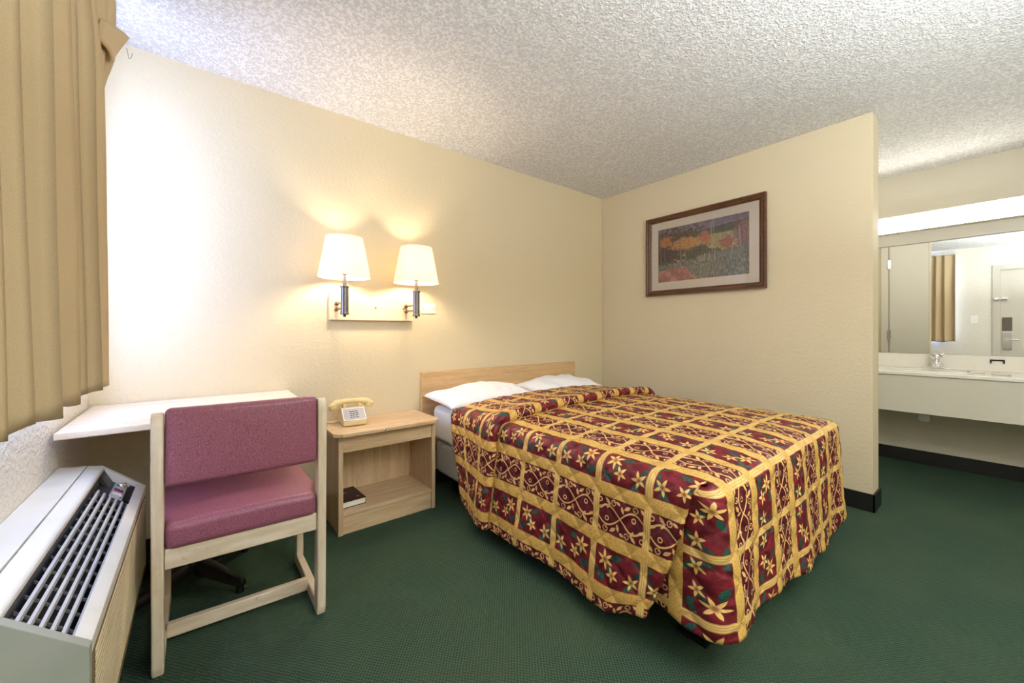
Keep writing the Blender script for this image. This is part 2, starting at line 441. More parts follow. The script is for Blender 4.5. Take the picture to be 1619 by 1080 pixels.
def part(name, mb, mat, parent, label=None, local=False, **k):
    """mesh given in world space (or in the parent's space) as child of parent"""
    org = (0, 0, 0) if local else ORG[parent.name]
    if parent.name == 'chair':
        for v in mb.bm.verts: v.co.x -= .045*v.co.y
    o = mesh_obj(name, mb, mat, org, **k); o.location = (0, 0, 0); o.parent = parent; ORG[o.name] = org
    if label: o['label'] = label
    return o
def struct(name, mb, mat, org=(0, 0, 0), **k):
    o = mesh_obj(name, mb, mat, org, **k); o['kind'] = 'structure'; return o

# ------------------------------------------------------------------ room
XW, XV, YE, H, TH = -3.566, 1.483, -2.036, 2.42, .17
YB = -4.3
struct('floor', MB().box(XW-.2, XV+.2, YB-.2, .2, -.1, 0, 0), CARPET)
struct('ceiling', MB().box(XW-.2, XV+.2, YB-.2, .2, H, H+.1, 0), CEIL)
struct('wall_back', MB().box(XW-.2, XV+.2, 0, .15, 0, H, 0), WALL)
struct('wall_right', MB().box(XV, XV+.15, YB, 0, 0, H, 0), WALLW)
struct('wall_front', MB().box(XW-.2, XV+.2, YB-.15, YB, 0, H, 0), WALL)
struct('wall_partition', MB().box(0, TH, YE, 0, 0, H, .006), WALL)
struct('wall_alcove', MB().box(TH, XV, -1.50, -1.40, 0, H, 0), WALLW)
# window wall with the window and entrance openings
WY0, WY1, WZ0, WZ1 = -1.86, -.20, .95, 2.22
DY0, DY1, DZ = -3.31, -2.44, 2.07
wl = MB()
wl.box(XW-.16, XW, YB, DY0, 0, H, 0).box(XW-.16, XW, DY0, DY1, DZ, H, 0)
wl.box(XW-.16, XW, DY1, WY0, 0, H, 0).box(XW-.16, XW, WY0, WY1, 0, WZ0, 0).box(XW-.16, XW, WY0, WY1, WZ1, H, 0).box(XW-.16, XW, WY1, 0, 0, H, 0)
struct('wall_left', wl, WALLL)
# window
win = struct('window_1', MB().box(XW-.12, XW-.07, WY0, WY1, WZ0, WZ0+.05, .004).box(XW-.12, XW-.07, WY0, WY1, WZ1-.05, WZ1, .004)
       .box(XW-.12, XW-.07, WY0, WY0+.05, WZ0+.0505, WZ1-.0505, .004).box(XW-.12, XW-.07, WY1-.05, WY1, WZ0+.0505, WZ1-.0505, .004).box(XW-.12, XW-.07, -1.02, -.97, WZ0+.0505, WZ1-.0505, .004), TRIMP)
part('window_pane', MB().box(XW-.098, XW-.094, WY0+.04, WY1-.04, WZ0+.04, WZ1-.04, 0), GLASS, win)
part('window_sill', MB().box(XW-.15, XW+.012, WY0-.02, WY1+.02, WZ0-.03, WZ0, .004), TRIMP, win)
# entrance door
d = struct('door_1', MB().box(XW-.075, XW-.03, DY0+.035, DY1-.035, .01, DZ-.035, .003), DOORP)
fr = MB().box(XW-.1, XW+.016, DY1-.035, DY1+.045, 0, DZ+.045, .004).box(XW-.1, XW+.016, DY0-.045, DY0+.035, 0, DZ+.045, .004).box(XW-.1, XW+.016, DY0+.0355, DY1-.0355, DZ-.035, DZ+.045, .004)
part('door_frame', fr, DOORP, d)
pl = part('lock_plate', MB().box(XW-.03, XW-.018, DY1-.145, DY1-.055, .80, 1.07, .004), STEEL, d)
lv = MB().tube([(XW-.02, DY1-.10, .96), (XW+.04, DY1-.10, .96), (XW+.045, DY1-.115, .96), (XW+.045, DY1-.215, .955)], .010).lathe([(.026, 0), (.024, .014)], (0, 0, 0), 20, M=Matrix.Translation((XW-.02, DY1-.10, .96)) @ Matrix.Rotation(PI/2, 4, 'Y'))
part('door_handle', lv, CHROME, pl)
part('notice_card', MB().box(XW-.03, XW-.026, DY1-.15, DY1-.05, 1.09, 1.30, .002), CARD, d)
gd = MB().box(XW-.03, XW-.01, DY1-.11, DY1-.045, 1.565, 1.605, .004).box(XW+.014, XW+.05, DY1-.02, DY1+.02, 1.565, 1.605, .004).tube([(XW+.05, DY1, 1.585), (XW+.05, DY1-.10, 1.585)], .006)
part('door_guard', gd, CHROME, d)
# storage door on the back of the partition (seen in the mirror)
d2 = struct('door_2', MB().box(TH, TH+.02, YE+.005, -1.735, .02, 2.06, .003), TRIMP)
part('door_frame', MB().box(TH, TH+.014, -1.725, -1.665, 0, 2.10, .003), TRIMP, d2)
for hz in (1.05, 1.82):
    part('hinge', MB().box(TH+.018, TH+.026, -1.745, -1.715, hz-.05, hz+.05, .002).tube([(TH+.03, -1.73, hz-.05), (TH+.03, -1.73, hz+.05)], .007), STEEL, d2)
# base
bz = .108
struct('baseboard_back', MB().box(XW, 0, -.012, 0, 0, bz, .003), BASEB)
struct('baseboard_partition', MB().box(-.012, 0, YE-.012, -.012, 0, bz, .003).box(-.012, TH+.008, YE-.012, YE, 0, bz, .003), BASEB)
struct('baseboard_right', MB().box(XV-.012, XV, YB, -1.5, 0, bz, .003), BASEB)
struct('baseboard_left', MB().box(XW, XW+.012, DY1+.05, 0, 0, bz, .003), BASEB)

# ------------------------------------------------------------------ bed
bed = thing('bed', 'double bed with white mattress and black frame against the back wall', 'bed', (-1.24, -1.0, 0))
MX0, MX1, MY0, MY1 = -1.922, -.565, -1.94, -.065
part('mattress', MB().box(MX0, MX1, MY0, MY1, .345, .585, .045, 5), LINEN, bed)
part('box_spring', MB().box(MX0+.03, MX1-.02, MY0+.02, MY1, .118, .338, .03, 4), TICKING, bed)
fr = MB()
fr.box(-1.81, -1.77, -1.88, -.10, .0905, .117, .003).box(-.69, -.65, -1.88, -.10, .0905, .117, .003).box(-1.7695, -.6905, -1.88, -1.84, .0905, .117, .003).box(-1.7695, -.6905, -.14, -.10, .0905, .117, .003)
part('bed_frame', fr, BLACKM, bed)
for lx, ly in ((-1.762, -1.842), (-.70, -1.842), (-1.762, -.20), (-.70, -.20)):
    part('leg', MB().box(lx-.045, lx+.045, ly-.045, ly+.045, .0, .09, .004).box(lx-.055, lx+.055, ly-.055, ly+.055, .0, .014, .003), BLACK, bed)
# headboard
tag(mesh_obj('headboard', MB().box(-1.98, -.435, -.034, -.001, .30, .807, .004), HEAD, (-1.2, -.02, .3)), 'flat pale oak headboard panel fixed to the wall behind the pillows', 'headboard')

# bedspread
RR = .055
XL, XR, YF = -1.958, -.535, -1.995
XI, XJ, YI = XL+RR, XR-RR, YF+RR
WI = XJ-XI
def prof(d, fl):
    q = PI*RR/2
    if d < q: a = d/RR; return RR*math.sin(a), RR*(1-math.cos(a)), a
    e = d-q; return RR+e*math.sin(fl), RR+e*math.cos(fl), PI/2-fl
def ztop(x, y):
    X_ = abs((x-(XI+XJ)/2)/(WI/2)); X_ = min(1, X_)
    fy = 1-math.exp(-max(0, y-YI)/.12)
    return .606+.020*(x-XI)/WI+.026*(1-X_**3)*fy
def sst(a, b, x): t = min(1, max(0, (x-a)/(b-a))); return t*t*(3-2*t)
DL, DR = .560, .50
YR, ROLL, YH = -.875, .026, -.40
# lengthwise path (t, y, lift)
path = []
st = .0125
n1 = int((YR+.012-YI)/st); 
for i in range(n1+1): path.append((YI+(YR+.012-YI)*i/n1, 0.0))
for k in range(1, 12):
    a = -PI/2-PI*k/11; path.append((YR+ROLL*math.cos(a)*1.0, ROLL+ROLL*math.sin(a)))
n3 = int((YH-YR)/st)
for i in range(1, n3+1):
    y = YR+(YH-YR)*i/n3; path.append((y, .013+(2*ROLL-.013)*math.exp(-((y-YR)/.16)**1.5)))
ts = [0]
for p, q in zip(path, path[1:]): ts.append(ts[-1]+math.hypot(q[0]-p[0], q[1]-p[1]))
us = []
nl = 46; nw = 112; nr = 30
us += [-DL+DL*i/nl for i in range(nl)] + [WI*i/nw for i in range(nw)] + [WI+DR*i/nr for i in range(nr+1)]
def side_wave(y, f): return f**1.6*(.012*math.sin(6.3*y+1.2)+.007*math.sin(15*y+.4))
PA, UA = [], []
for (y0, ph), t in zip(path, ts):
    row, ur = [], []
    for u in us:
        y = y0
        if u < 0 or u > WI:
            left = u < 0; d = -u if left else u-WI; f = d/(DL if left else DR)
            # hem: rounded towards the head, waving
            out, drop, a = prof(d, math.radians(7.5) if left else math.radians(3))
            lift = ph*(1-.25*f)
            y = y0 - .22*f**1.3*sst(-.9, -.42, y0)
            x0 = XI if left else XJ; sg = -1 if left else 1
            off = out+side_wave(y, f)+lift*math.sin(a); z = ztop(x0, y)-drop+lift*math.cos(a)
            if left:
                ye = YI + .16*f**.9 + .0*f
                if f > .04 and y < ye:
                    e = ye-y; rf = .009*min(1, f*4)
                    if e < PI*rf: al = e/rf; y = ye-rf*math.sin(al); off -= rf*(1-math.cos(al))
                    else: y = ye+(e-PI*rf)*.9; off -= 2*rf
                # hem corner lifts a little by the fold
                z += .05*f*sst(.18, 0, y-ye)*sst(.6, 1, f)
                z += .012*f*math.sin(9*y) + .045*f*f*sst(-1.2, -.5, y)
            row.append((x0+sg*off, y, z))
        else:
            x = XI+u; row.append((x, y, ztop(x, y)+ph))
        ur.append((u+.141, t-.17))
    PA.append(row); UA.append(ur)
# foot panel, wrapping round both corners
PB, UB = [], []
LW = .30
cols = [('L', LW*(1-i/24)) for i in range(24)] + [('C', i/8) for i in range(0, 9)] + [('F', WI*i/nw) for i in range(1, nw)] + [('K', i/6) for i in range(0, 7)] + [('R', .16*i/8) for i in range(1, 9)]
nd = 46
for j in range(nd+1):
    row, ur = [], []
    for kind, w in cols:
        if kind in 'LC': D = .495 - (.04*sst(0, LW, w) if kind == 'L' else 0)
        elif kind == 'F': D = .495+.065*sst(.05, .9*WI, w)-.05*sst(WI-.22, WI, w)
        else: D = .510-(.12*(w/.16) if kind == 'R' else 0)
        d = D*j/nd; f = d/.56
        fl = math.radians(3.5)
        out, drop, a = prof(d, fl)
        ins = .004*sst(0, .05, d)
        if kind == 'L':
            y = YI+w; x = XI-(out-.026*sst(.02, .14, d)+f**1.5*.006*math.sin(30*w)); z = ztop(XI, YI)-drop-.012*(1-sst(0, .1, d)); u = -w-.06*sst(0, .12, d)
        elif kind == 'C':
            al = PI/2*w; o2 = out-.026*(1-w)*sst(.02, .14, d)
            x = XI-o2*math.cos(al); y = YI-o2*math.sin(al); z = ztop(XI, YI)-drop-.012*(1-w)*(1-sst(0, .1, d)); u = -.06*(1-w)*sst(0, .12, d)
        elif kind == 'F':
            x = XI+w; o2 = out+f**1.5*(.010*math.sin(8.5*w+2)+.008*math.sin(21*w)); y = YI-o2; z = ztop(x, YI)-drop; u = w
        elif kind == 'K':
            al = PI/2*w; x = XJ+(out+.006*w)*math.sin(al); y = YI-out*math.cos(al); z = ztop(XJ, YI)-drop; u = WI+.06*w*sst(0, .12, d)
        else:
            x = XJ+out+.006; y = YI+w; z = ztop(XJ, YI)-drop; u = WI+w+.06*sst(0, .12, d)
        row.append((x, y, z)); ur.append((u+.141, -.17-d*1.09))
    PB.append(row); UB.append(ur)
mb = MB(); mb.grid(PA, uv=UA); mb.grid(PB[::-1], uv=UB[::-1])
bmesh.ops.remove_doubles(mb.bm, verts=mb.bm.verts[:], dist=4e-4)
spread = mesh_obj('bedspread', mb, SPREAD, (-1.24, -1.0, .6), smooth=True, angle=180)
me = spread.data
# puff the quilting out along the normals
nv = len(me.vertices); co = np.empty(nv*3, 'f'); me.vertices.foreach_get('co', co); co = co.reshape(-1, 3)
no = np.empty(nv*3, 'f'); me.vertices.foreach_get('normal', no); no = no.reshape(-1, 3)
uvv = np.zeros((nv, 2)); li = np.empty(len(me.loops), 'i'); me.loops.foreach_get('vertex_index', li)
uvl = np.empty(len(me.loops)*2, 'f'); me.uv_layers[0].data.foreach_get('uv', uvl); uvv[li] = uvl.reshape(-1, 2)
U_, V_ = uvv[:, 0], uvv[:, 1]
q1 = (U_+V_)/.118+np.sin(V_*26)*.1; q2 = (U_-V_)/.118+np.sin(U_*24)*.1
hh = (np.abs(np.sin(PI*q1))*np.abs(np.sin(PI*q2)))**.7*.0045
hh += .003*np.sin(U_*17+1)*np.sin(V_*13)
if no[:, 2].mean() < 0: no = -no
me.vertices.foreach_set('co', (co+no*hh[:, None]).astype('f').ravel()); me.update()
sm = spread.modifiers.new('thickness', 'SOLIDIFY'); sm.thickness = .007; sm.offset = -1
tag(spread, 'quilted maroon and gold floral bedspread draped over the bed', 'bedspread')

# sheet turned down above the bedspread
PS = []
for y in np.linspace(-.62, -.335, 8):
    row = []
    for d in np.linspace(.30, 0, 16):
        o_, dr, a = prof(d, 0.0); row.append((MX0-.006+RR-o_, y-.10*d, .592-dr))
    for x in np.linspace(MX0-.006+RR, MX1+.0, 24)[1:]: row.append((x, y, .592+.0*x))
    PS.append(row)
sh = mesh_obj('flat_sheet', MB().grid(PS), LINEN, (-1.24, -.5, .59)); s_ = sh.modifiers.new('thickness', 'SOLIDIFY'); s_.thickness = .004; s_.offset = 1
tag(sh, 'white flat sheet showing above the bedspread edge on the mattress', 'sheet')

# pillows
def pillow(cx, cy, z0, L, Wd, T, rz, seed, tilt):
    P = []; top, bot = [], []
    n, mth = 44, 30
    mbp = MB(); bm = bmesh.new()
    def pt(a, c, s):
        pin = 1-.05*(1-c*c); pin2 = 1-.07*(1-a*a)
        x = a*L/2*pin; y = c*Wd/2*pin2
        t = max(0, (1-abs(a)**2.6))**.55*max(0, (1-abs(c)**2.6))**.55
        w = mnoise.noise(Vector((x*7+seed, y*7, s*2)))*.019+mnoise.noise(Vector((x*16+seed*3, y*12, s*5)))*.009
        # creases running in from the corners
        w += .006*math.sin((abs(a)*9+abs(c)*5)+seed)*abs(a)*abs(c)
        z = s*t*T*(.62 if s > 0 else .38)+w*t**.5*(1 if s > 0 else .2)
        return Vector((x, y, z+.0))
    vt = {}
    for s in (1, -1):
        for i in range(n+1):
            for j in range(mth+1):
                a, c = -1+2*i/n, -1+2*j/mth
                vt[s, i, j] = bm.verts.new(pt(a, c, s))
        for i in range(n):
            for j in range(mth):
                q = (vt[s, i, j], vt[s, i+1, j], vt[s, i+1, j+1], vt[s, i, j+1]); bm.faces.new(q if s > 0 else q[::-1])
    bmesh.ops.remove_doubles(bm, verts=bm.verts[:], dist=1e-4)
    M = Matrix.Translation((cx, cy, z0)) @ Matrix.Rotation(rz, 4, 'Z') @ Matrix.Rotation(tilt, 4, 'X')
    bmesh.ops.transform(bm, matrix=M, verts=bm.verts[:])
    mbp._merge(bm, 0); return mbp
p1 = mesh_obj('pillow', pillow(-1.605, -.240, .634, .76, .38, .130, 0.02, 1.7, math.radians(5)), PILLOW, (-1.6, -.235, .585), angle=180)
tag(p1, 'plump white pillow on the side of the bed nearest the nightstand', 'pillow', 'white pillows at the headboard')
p2 = mesh_obj('pillow', pillow(-.845, -.240, .634, .70, .38, .130, -0.03, 5.1, math.radians(5)), PILLOW, (-.86, -.235, .585), angle=180)
tag(p2, 'plump white pillow on the side of the bed nearest the partition wall', 'pillow', 'white pillows at the headboard')

# ------------------------------------------------------------------ nightstand, telephone, book
ns = thing('nightstand', 'pale oak open nightstand with one shelf beside the bed', 'nightstand', (-2.32, -.17, 0))
nx0, nx1, nyf = -2.602, -2.035, -.335
part('top', MB().prism([(nx0-.03, -.004), (nx0-.03, -.345), (nx0+.01, -.385), (nx1-.02, -.385), (nx1+.018, -.345), (nx1+.018, -.004)], 2, .533, .553, .003), OAK, ns)
for a, c in ((nx0, nx0+.024), (nx1-.024, nx1)): part('side_panel', MB().box(a, c, nyf, -.005, 0, .532, .0015), OAKV, ns)
part('apron', MB().box(nx0+.025, nx1-.025, nyf+.004, nyf+.022, .44, .532, .001), OAK, ns)
part('shelf', MB().box(nx0+.025, nx1-.025, nyf+.002, -.02, .10, .12, .001), OAK, ns)
part('kick_panel', MB().box(nx0+.025, nx1-.025, nyf+.010, nyf+.026, 0, .099, .001), OAK, ns)
part('back_panel', MB().box(nx0+.025, nx1-.025, -.018, -.008, .10, .532, 0), OAKV, ns)
part('screw', MB().lathe([(.006, 0), (.004, .003), (0, .003)], (0, 0, 0), 12, M=Matrix.Translation((-2.37, -.386, .544)) @ Matrix.Rotation(PI/2, 4, 'X')), STEEL, ns)

ZP = .553
ph = thing('telephone', 'almond push-button desk telephone on the nightstand', 'telephone', (-2.478, -.15, ZP))
ry = Matrix.Rotation(math.radians(-6), 4, 'Z'); TP = Matrix.Translation((-2.476, -.150, ZP)) @ ry
hw = .064
part('base', MB().prism([(-.085, .003), (-.085, .030), (-.008, .088), (.012, .094), (.085, .072), (.085, .003)], 0, -hw, hw, .006, 3, M=TP), PHONE, ph)
Mf = TP @ Matrix.Translation((0, -.048, .0595)) @ Matrix.Rotation(math.atan2(.058, .077), 4, 'X')
fp = part('faceplate', MB().box(-.058, .058, -.042, .042, -.002, .0035, .002, M=Mf), PHONEF, ph, 'silver grey keypad plate with white rim')
part('rim', MB().box(-.062, .062, -.047, -.042, -.003, .005, .002, M=Mf).box(-.062, .062, .042, .047, -.003, .005, .002, M=Mf).box(-.062, -.057, -.047, .047, -.003, .005, .002, M=Mf).box(.057, .062, -.047, .047, -.003, .005, .002, M=Mf), WHITEP, fp)
for r in range(4):
    for c in range(3):
        x, y = (c-1)*.016, .024-r*.015
        part('button', MB().box(x-.0052, x+.0052, y-.0045, y+.0045, .003, .0075, .001, M=Mf).box(x-.0042, x+.0042, y-.0015, y+.0025, .0072, .0079, 0, mi=1, M=Mf), [DGREY, WHITEP], fp)
for sx in (-.042, .042): part('cradle_post', MB().box(sx-.009, sx+.009, .002, .05, .085, .112, .004, M=TP), PHONE, ph)
hs = [(-.11, .026, .1), (-.098, .026, .114), (-.075, .026, .121), (-.04, .026, .126), (0, .026, .128), (.04, .026, .126), (.075, .026, .121), (.098, .026, .114), (.11, .026, .1)]
hb = MB().tube([TP @ Vector(p) for p in hs[1:-1]], [.019, .020, .0165, .0155, .0165, .020, .019], 16)
for sx in (-1, 1):
    hb.lathe([(.012, -.004), (.023, -.002), (.026, .008), (.024, .026), (.012, .034), (0, .036)], (0, 0, 0), 24, M=TP @ Matrix.Translation((sx*.096, .026, .090)) @ Matrix.Rotation(sx*.35, 4, 'Y'))
part('handset', hb, PHONE, ph)
part('cord', MB().tube([TP @ Vector(p) for p in [(-.06, .05, .012), (-.085, .06, .006), (-.11, .05, .005), (-.135, .07, .005)]], .0035, 8), PHONE, ph)
bk = thing('book', 'thick dark brown hardback book lying on the nightstand shelf', 'book', (-2.50, -.17, .12))
BM = Matrix.Translation((-2.512, -.185, .1205)) @ Matrix.Rotation(math.radians(3), 4, 'Z')
part('cover', MB().box(-.064, .066, -.1, .1, 0, .003, .001, M=BM).box(-.064, .066, -.1, .1, .033, .036, .001, M=BM).box(-.065, -.061, -.1, .1, 0, .036, .0015, M=BM), BOOKC, bk)
part('pages', MB().box(-.061, .062, -.096, .096, .003, .033, .0005, M=BM), PAGES, bk, 'white page block')
gs = MB(); rg = random.Random(4)
for r in range(2):
    x = -.045
    while x < .0:
        w = rg.uniform(.004, .008); gs.box(x, x+w, .030-r*.014, .036-r*.014, .036, .0364, 0, M=BM); x += w+.003
part('gold_stamping', gs, GOLD, bk)
part('gold_emblem', MB().lathe([(.008, 0), (.008, .0006), (0, .0006)], (0, 0, 0), 18, M=BM @ Matrix.Translation((.035, -.06, .036))), GOLD, bk)

# ------------------------------------------------------------------ wall lamps
bd = thing('lamp_board', 'pale laminate mounting board holding two wall lamps', 'mounting board', (-2.308, -.001, 1.238))
part('board', MB().box(-2.573, -2.044, -.030, -.0005, 1.160, 1.322, .003), BOARD, bd)
for x, z in ((-2.298, 1.242), (-2.112, 1.243)): part('screw', MB().lathe([(.006, 0), (.006, .004), (.003, .010), (0, .011)], (0, 0, 0), 14, M=Matrix.Translation((x, -.030, z)) @ Matrix.Rotation(PI/2, 4, 'X')), BRASS, bd)
def wall_lamp(x, kx, label):
    L = thing('wall_lamp', label, 'lamp', (x, -.031, 1.24), 'swing arm wall lamps over the nightstand')
    y = -.178
    kb = MB()
    for z in (1.259, 1.225): kb.lathe([(.013, 0), (.013, .004), (.009, .008), (.009, .018), (0, .020)], (0, 0, 0), 18, M=Matrix.Translation((kx, -.030, z)) @ Matrix.Rotation(PI/2, 4, 'X'))
    part('mount_knobs', kb, BRASS, L)
    for z in (1.259, 1.225): part('arm', MB().tube([(kx, -.044, z), (kx+(x-kx)*.2, -.07, z), (x, y+.016, z)], .0062, 12), PEWTER, L)
    part('stem', MB().lathe([(.0, -.004), (.0225, -.003), (.0245, 0), (.0245, .006), (.0215, .010), (.0215, .150), (.0245, .154), (.0245, .160), (.016, .163), (0, .163)], (x, y, 1.190), 32), PEWTER, L)
    part('switch_knob', MB().lathe([(0, -.012), (.008, -.011), (.008, 0), (0, .001)], (x, y, 1.186), 16), BLACK, L)
    part('upper_rod', MB().lathe([(.0, 0), (.010, .0), (.010, .045), (.007, .047), (.007, .06), (.014, .062), (.014, .085), (0, .086)], (x, y, 1.353), 24), PEWTER, L)
    part('bulb', MB().lathe([(0, 0), (.013, .002), (.014, .02), (.024, .045), (.029, .065), (.026, .085), (.014, .098), (0, .101)], (x, y, 1.440), 24), BULB, L)
    r0, r1, z0, z1 = .140, .098, 1.402, 1.628
    shd = part('lamp_shade', MB().lathe([(r0, 0), (r1, z1-z0), (r1-.0016, z1-z0), (r0-.0016, 0)], (x, y, z0), 64, closed=True), SHADE, L, 'white tapered drum shade, lit')
    for r, z in ((r0, z0), (r1, z1)): part('shade_trim', MB().tube([(x+r*math.cos(2*PI*k/48), y+r*math.sin(2*PI*k/48), z) for k in range(49)], .0022, 8, cap=False), PLATE, shd)
    sp_ = MB()
    for k in range(3):
        a = 2*PI*k/3+.4; sp_.tube([(x, y, 1.560), (x+r1*.55*math.cos(a), y+r1*.55*math.sin(a), 1.60), (x+(r1+.008)*math.cos(a), y+(r1+.008)*math.sin(a), 1.598)], .0018, 6)
    sp_.tube([(x, y+.03, 1.43), (x, y+.035, 1.50), (x, y, 1.56), (x, y-.035, 1.50), (x, y-.03, 1.43)], .0018, 6)
    part('shade_carrier', sp_, STEEL, shd)
wall_lamp(-2.528, -2.534, 'lit white-shaded pewter wall lamp, the one farther from the bed')
wall_lamp(-2.088, -2.094, 'lit white-shaded pewter wall lamp, the one nearer the bed')
cp = thing('cover_plate', 'blank ivory cover plate on the wall right of the lamp board', 'cover plate', (-1.915, -.001, 1.25))
part('plate', MB().box(-1.972, -1.858, -.006, -.0005, 1.215, 1.287, .002), PLATE, cp)
for x in (-1.958, -1.872): part('screw', MB().lathe([(.004, 0), (.003, .002), (0, .002)], (0, 0, 0), 10, M=Matrix.Translation((x, -.006, 1.251)) @ Matrix.Rotation(PI/2, 4, 'X')), BRASS, cp)

# ------------------------------------------------------------------ picture
pc = thing('framed_picture', 'framed autumn landscape print hanging on the partition wall', 'picture', (-.01, -.993, 1.40))
fy0, fy1, fz0, fz1 = -1.472, -.514, 1.402, 2.087
prf = [(0, 0), (-.030, 0), (-.030, .010), (-.022, .020), (-.024, .030), (-.012, .046), (0, .046)]   # (x out, inset)
bm = bmesh.new(); rings = []
for (xx, ins) in prf:
    rings.append([bm.verts.new((xx-.001, y, z)) for y, z in ((fy0+ins, fz0+ins), (fy1-ins, fz0+ins), (fy1-ins, fz1-ins), (fy0+ins, fz1-ins))])
for i in range(len(rings)):
    a, c = rings[i], rings[(i+1) % len(rings)]
    for k in range(4): bm.faces.new((a[k], a[(k+1) % 4], c[(k+1) % 4], c[k]))
bmesh.ops.recalc_face_normals(bm, faces=bm.faces[:]); fm = MB(); fm._merge(bm, 0)
part('frame', fm, FRAMEW, pc, angle=20)
iy0, iy1, iz0, iz1 = -1.358, -.626, 1.517, 1.977
mt = MB().box(-.010, -.006, fy0+.04, iy0, fz0+.04, fz1-.04, 0).box(-.010, -.006, iy1, fy1-.04, fz0+.04, fz1-.04, 0).box(-.010, -.006, iy0, iy1, fz0+.04, iz0, 0).box(-.010, -.006, iy0, iy1, iz1, fz1-.04, 0)
part('mat_board', mt, MAT_BOARD, pc, 'wide ivory mat')
pr_ = MB().grid([[(-.007, iy1+.005, iz0-.005), (-.007, iy0-.005, iz0-.005)], [(-.007, iy1+.005, iz1+.005), (-.007, iy0-.005, iz1+.005)]], uv=[[(0, 0), (1, 0)], [(0, 1), (1, 1)]])
part('print', pr_, PAINT, pc, 'autumn landscape with road, orange trees and grassy bank')
part('glass', MB().box(-.0145, -.0125, fy0+.042, fy1-.042, fz0+.042, fz1-.042, 0), GLASS, pc)

# ------------------------------------------------------------------ table
tb = thing('table', 'pale laminate corner table on a black star pedestal below the window', 'table', (-3.18, -.31, 0))
part('table_top', MB().box(-3.553, -2.785, -.608, -.006, .735, .760, .005, 3), DESKTOP, tb)
cx, cy = -3.20, -.335
part('column', MB().lathe([(.0, .06), (.055, .06), (.05, .10), (.032, .13), (.030, .70), (.11, .715), (.12, .734), (0, .734)], (cx, cy, 0), 28), BLACKM, tb)
for a in (-52, 38, 128, 218):
    M = Matrix.Translation((cx, cy, 0)) @ Matrix.Rotation(math.radians(a), 4, 'Z')
    lg = MB()
    secs = [(0.0, .035, .062, .110), (.06, .032, .060, .106), (.14, .026, .046, .090), (.22, .020, .034, .068), (.262, .016, .028, .058), (.272, .010, .028, .050)]
    bm = bmesh.new(); rg_ = []
    for x, w, z0, z1 in secs:
        rg_.append([bm.verts.new(M @ Vector(p)) for p in ((x, -w, z0), (x, w, z0), (x, w, (z0+2*z1)/3), (x, w*.55, z1), (x, -w*.55, z1), (x, -w, (z0+2*z1)/3))])
    for p, q in zip(rg_, rg_[1:]):
        for k in range(6): bm.faces.new((p[k], p[(k+1) % 6], q[(k+1) % 6], q[k]))
    bm.faces.new(rg_[0][::-1]); bm.faces.new(rg_[-1]); bmesh.ops.recalc_face_normals(bm, faces=bm.faces[:])
    lg._merge(bm, 0)
    pt_ = part('leg', lg, BLACK, tb, angle=50)
    fx = M @ Vector((.25, 0, 0))
    part('foot', MB().lathe([(0, 0), (.017, .0), (.018, .006), (.015, .012), (.015, .036), (0, .036)], (fx.x, fx.y, 0), 18), BLACK, pt_)

# ------------------------------------------------------------------ chair
ch = thing('chair', 'whitewashed sled-base chair with mauve vinyl seat and back at the table', 'chair', (-3.047, -.855, 0), rz=math.radians(-2.5))
hwid = .236
for sx in (-1, 1):
    x0, x1 = sx*hwid-.0155, sx*hwid+.0155
    part('rear_leg', MB().prism([(.022, .0), (-.026, .0), (-.034, .03), (-.052, .80), (-.046, .826), (-.026, .838), (-.008, .826), (-.004, .80)], 0, x0, x1, .006, 3), LIME, ch, local=True)
    part('runner', MB().box(x0+.001, x1-.001, .012, .425, .0, .048, .006, 3), LIMEY, ch, local=True)
    part('front_leg', MB().box(x0+.001, x1-.001, .375, .42, .044, .405, .006, 3), LIME, ch, local=True)
    part('side_rail', MB().box(x0+.002, x1-.002, -.01, .38, .335, .392, .005, 3), LIMEY, ch, local=True)
part('back_rail', MB().box(-hwid+.016, hwid-.016, -.032, -.004, .333, .398, .005, 3), LIMEX, ch, local=True)
part('front_rail', MB().box(-hwid+.016, hwid-.016, .385, .412, .335, .392, .005, 3), LIMEX, ch, local=True)
part('stretcher', MB().box(-hwid+.014, hwid-.014, .13, .155, .018, .066, .004, 3), LIMEX, ch, local=True)
def cushion(x0, x1, y0, y1, z0, z1, bev, crown, axis, seed):
    mb = MB(); mb.box(x0, x1, y0, y1, z0, z1, bev, 5); bm = mb.bm
    bmesh.ops.subdivide_edges(bm, edges=[e for e in bm.edges if e.calc_length() > .06], cuts=9, use_grid_fill=True)
    for v in bm.verts:
        a = (v.co.x-(x0+x1)/2)/((x1-x0)/2)
        if axis == 2:
            b_ = (v.co.y-(y0+y1)/2)/((y1-y0)/2); k = max(0, 1-a*a)*max(0, 1-b_*b_)
            if v.co.z > (z0+z1)/2: v.co.z += crown*k + .004*mnoise.noise(Vector((v.co.x*9+seed, v.co.y*9, 0)))
        else:
            b_ = (v.co.z-(z0+z1)/2)/((z1-z0)/2); k = max(0, 1-a**4)*max(0, 1-b_**4)
            v.co.y += (crown if v.co.y > (y0+y1)/2 else -crown)*k
            v.co.y -= .010*(1-a*a)      # gently dished back
    return mb
sm_ = cushion(-hwid+.018, hwid-.018, -.046, .42, .394, .482, .024, .014, 2, 3)
for v in sm_.bm.verts:
    if v.co.y > .03: v.co.x *= 1+.10*sst(.03, .09, v.co.y)          # the cushion spreads over the side rails in front of the posts
part('seat', sm_, VINYL, ch, local=True, angle=60)
mbk = cushion(-hwid+.017, hwid-.017, -.022, .022, .598, .848, .018, .006, 1, 5)
bmesh.ops.transform(mbk.bm, matrix=Matrix.Translation((0, -.028, 0)) , verts=mbk.bm.verts[:])
part('backrest', mbk, VINYL, ch, local=True, angle=60)

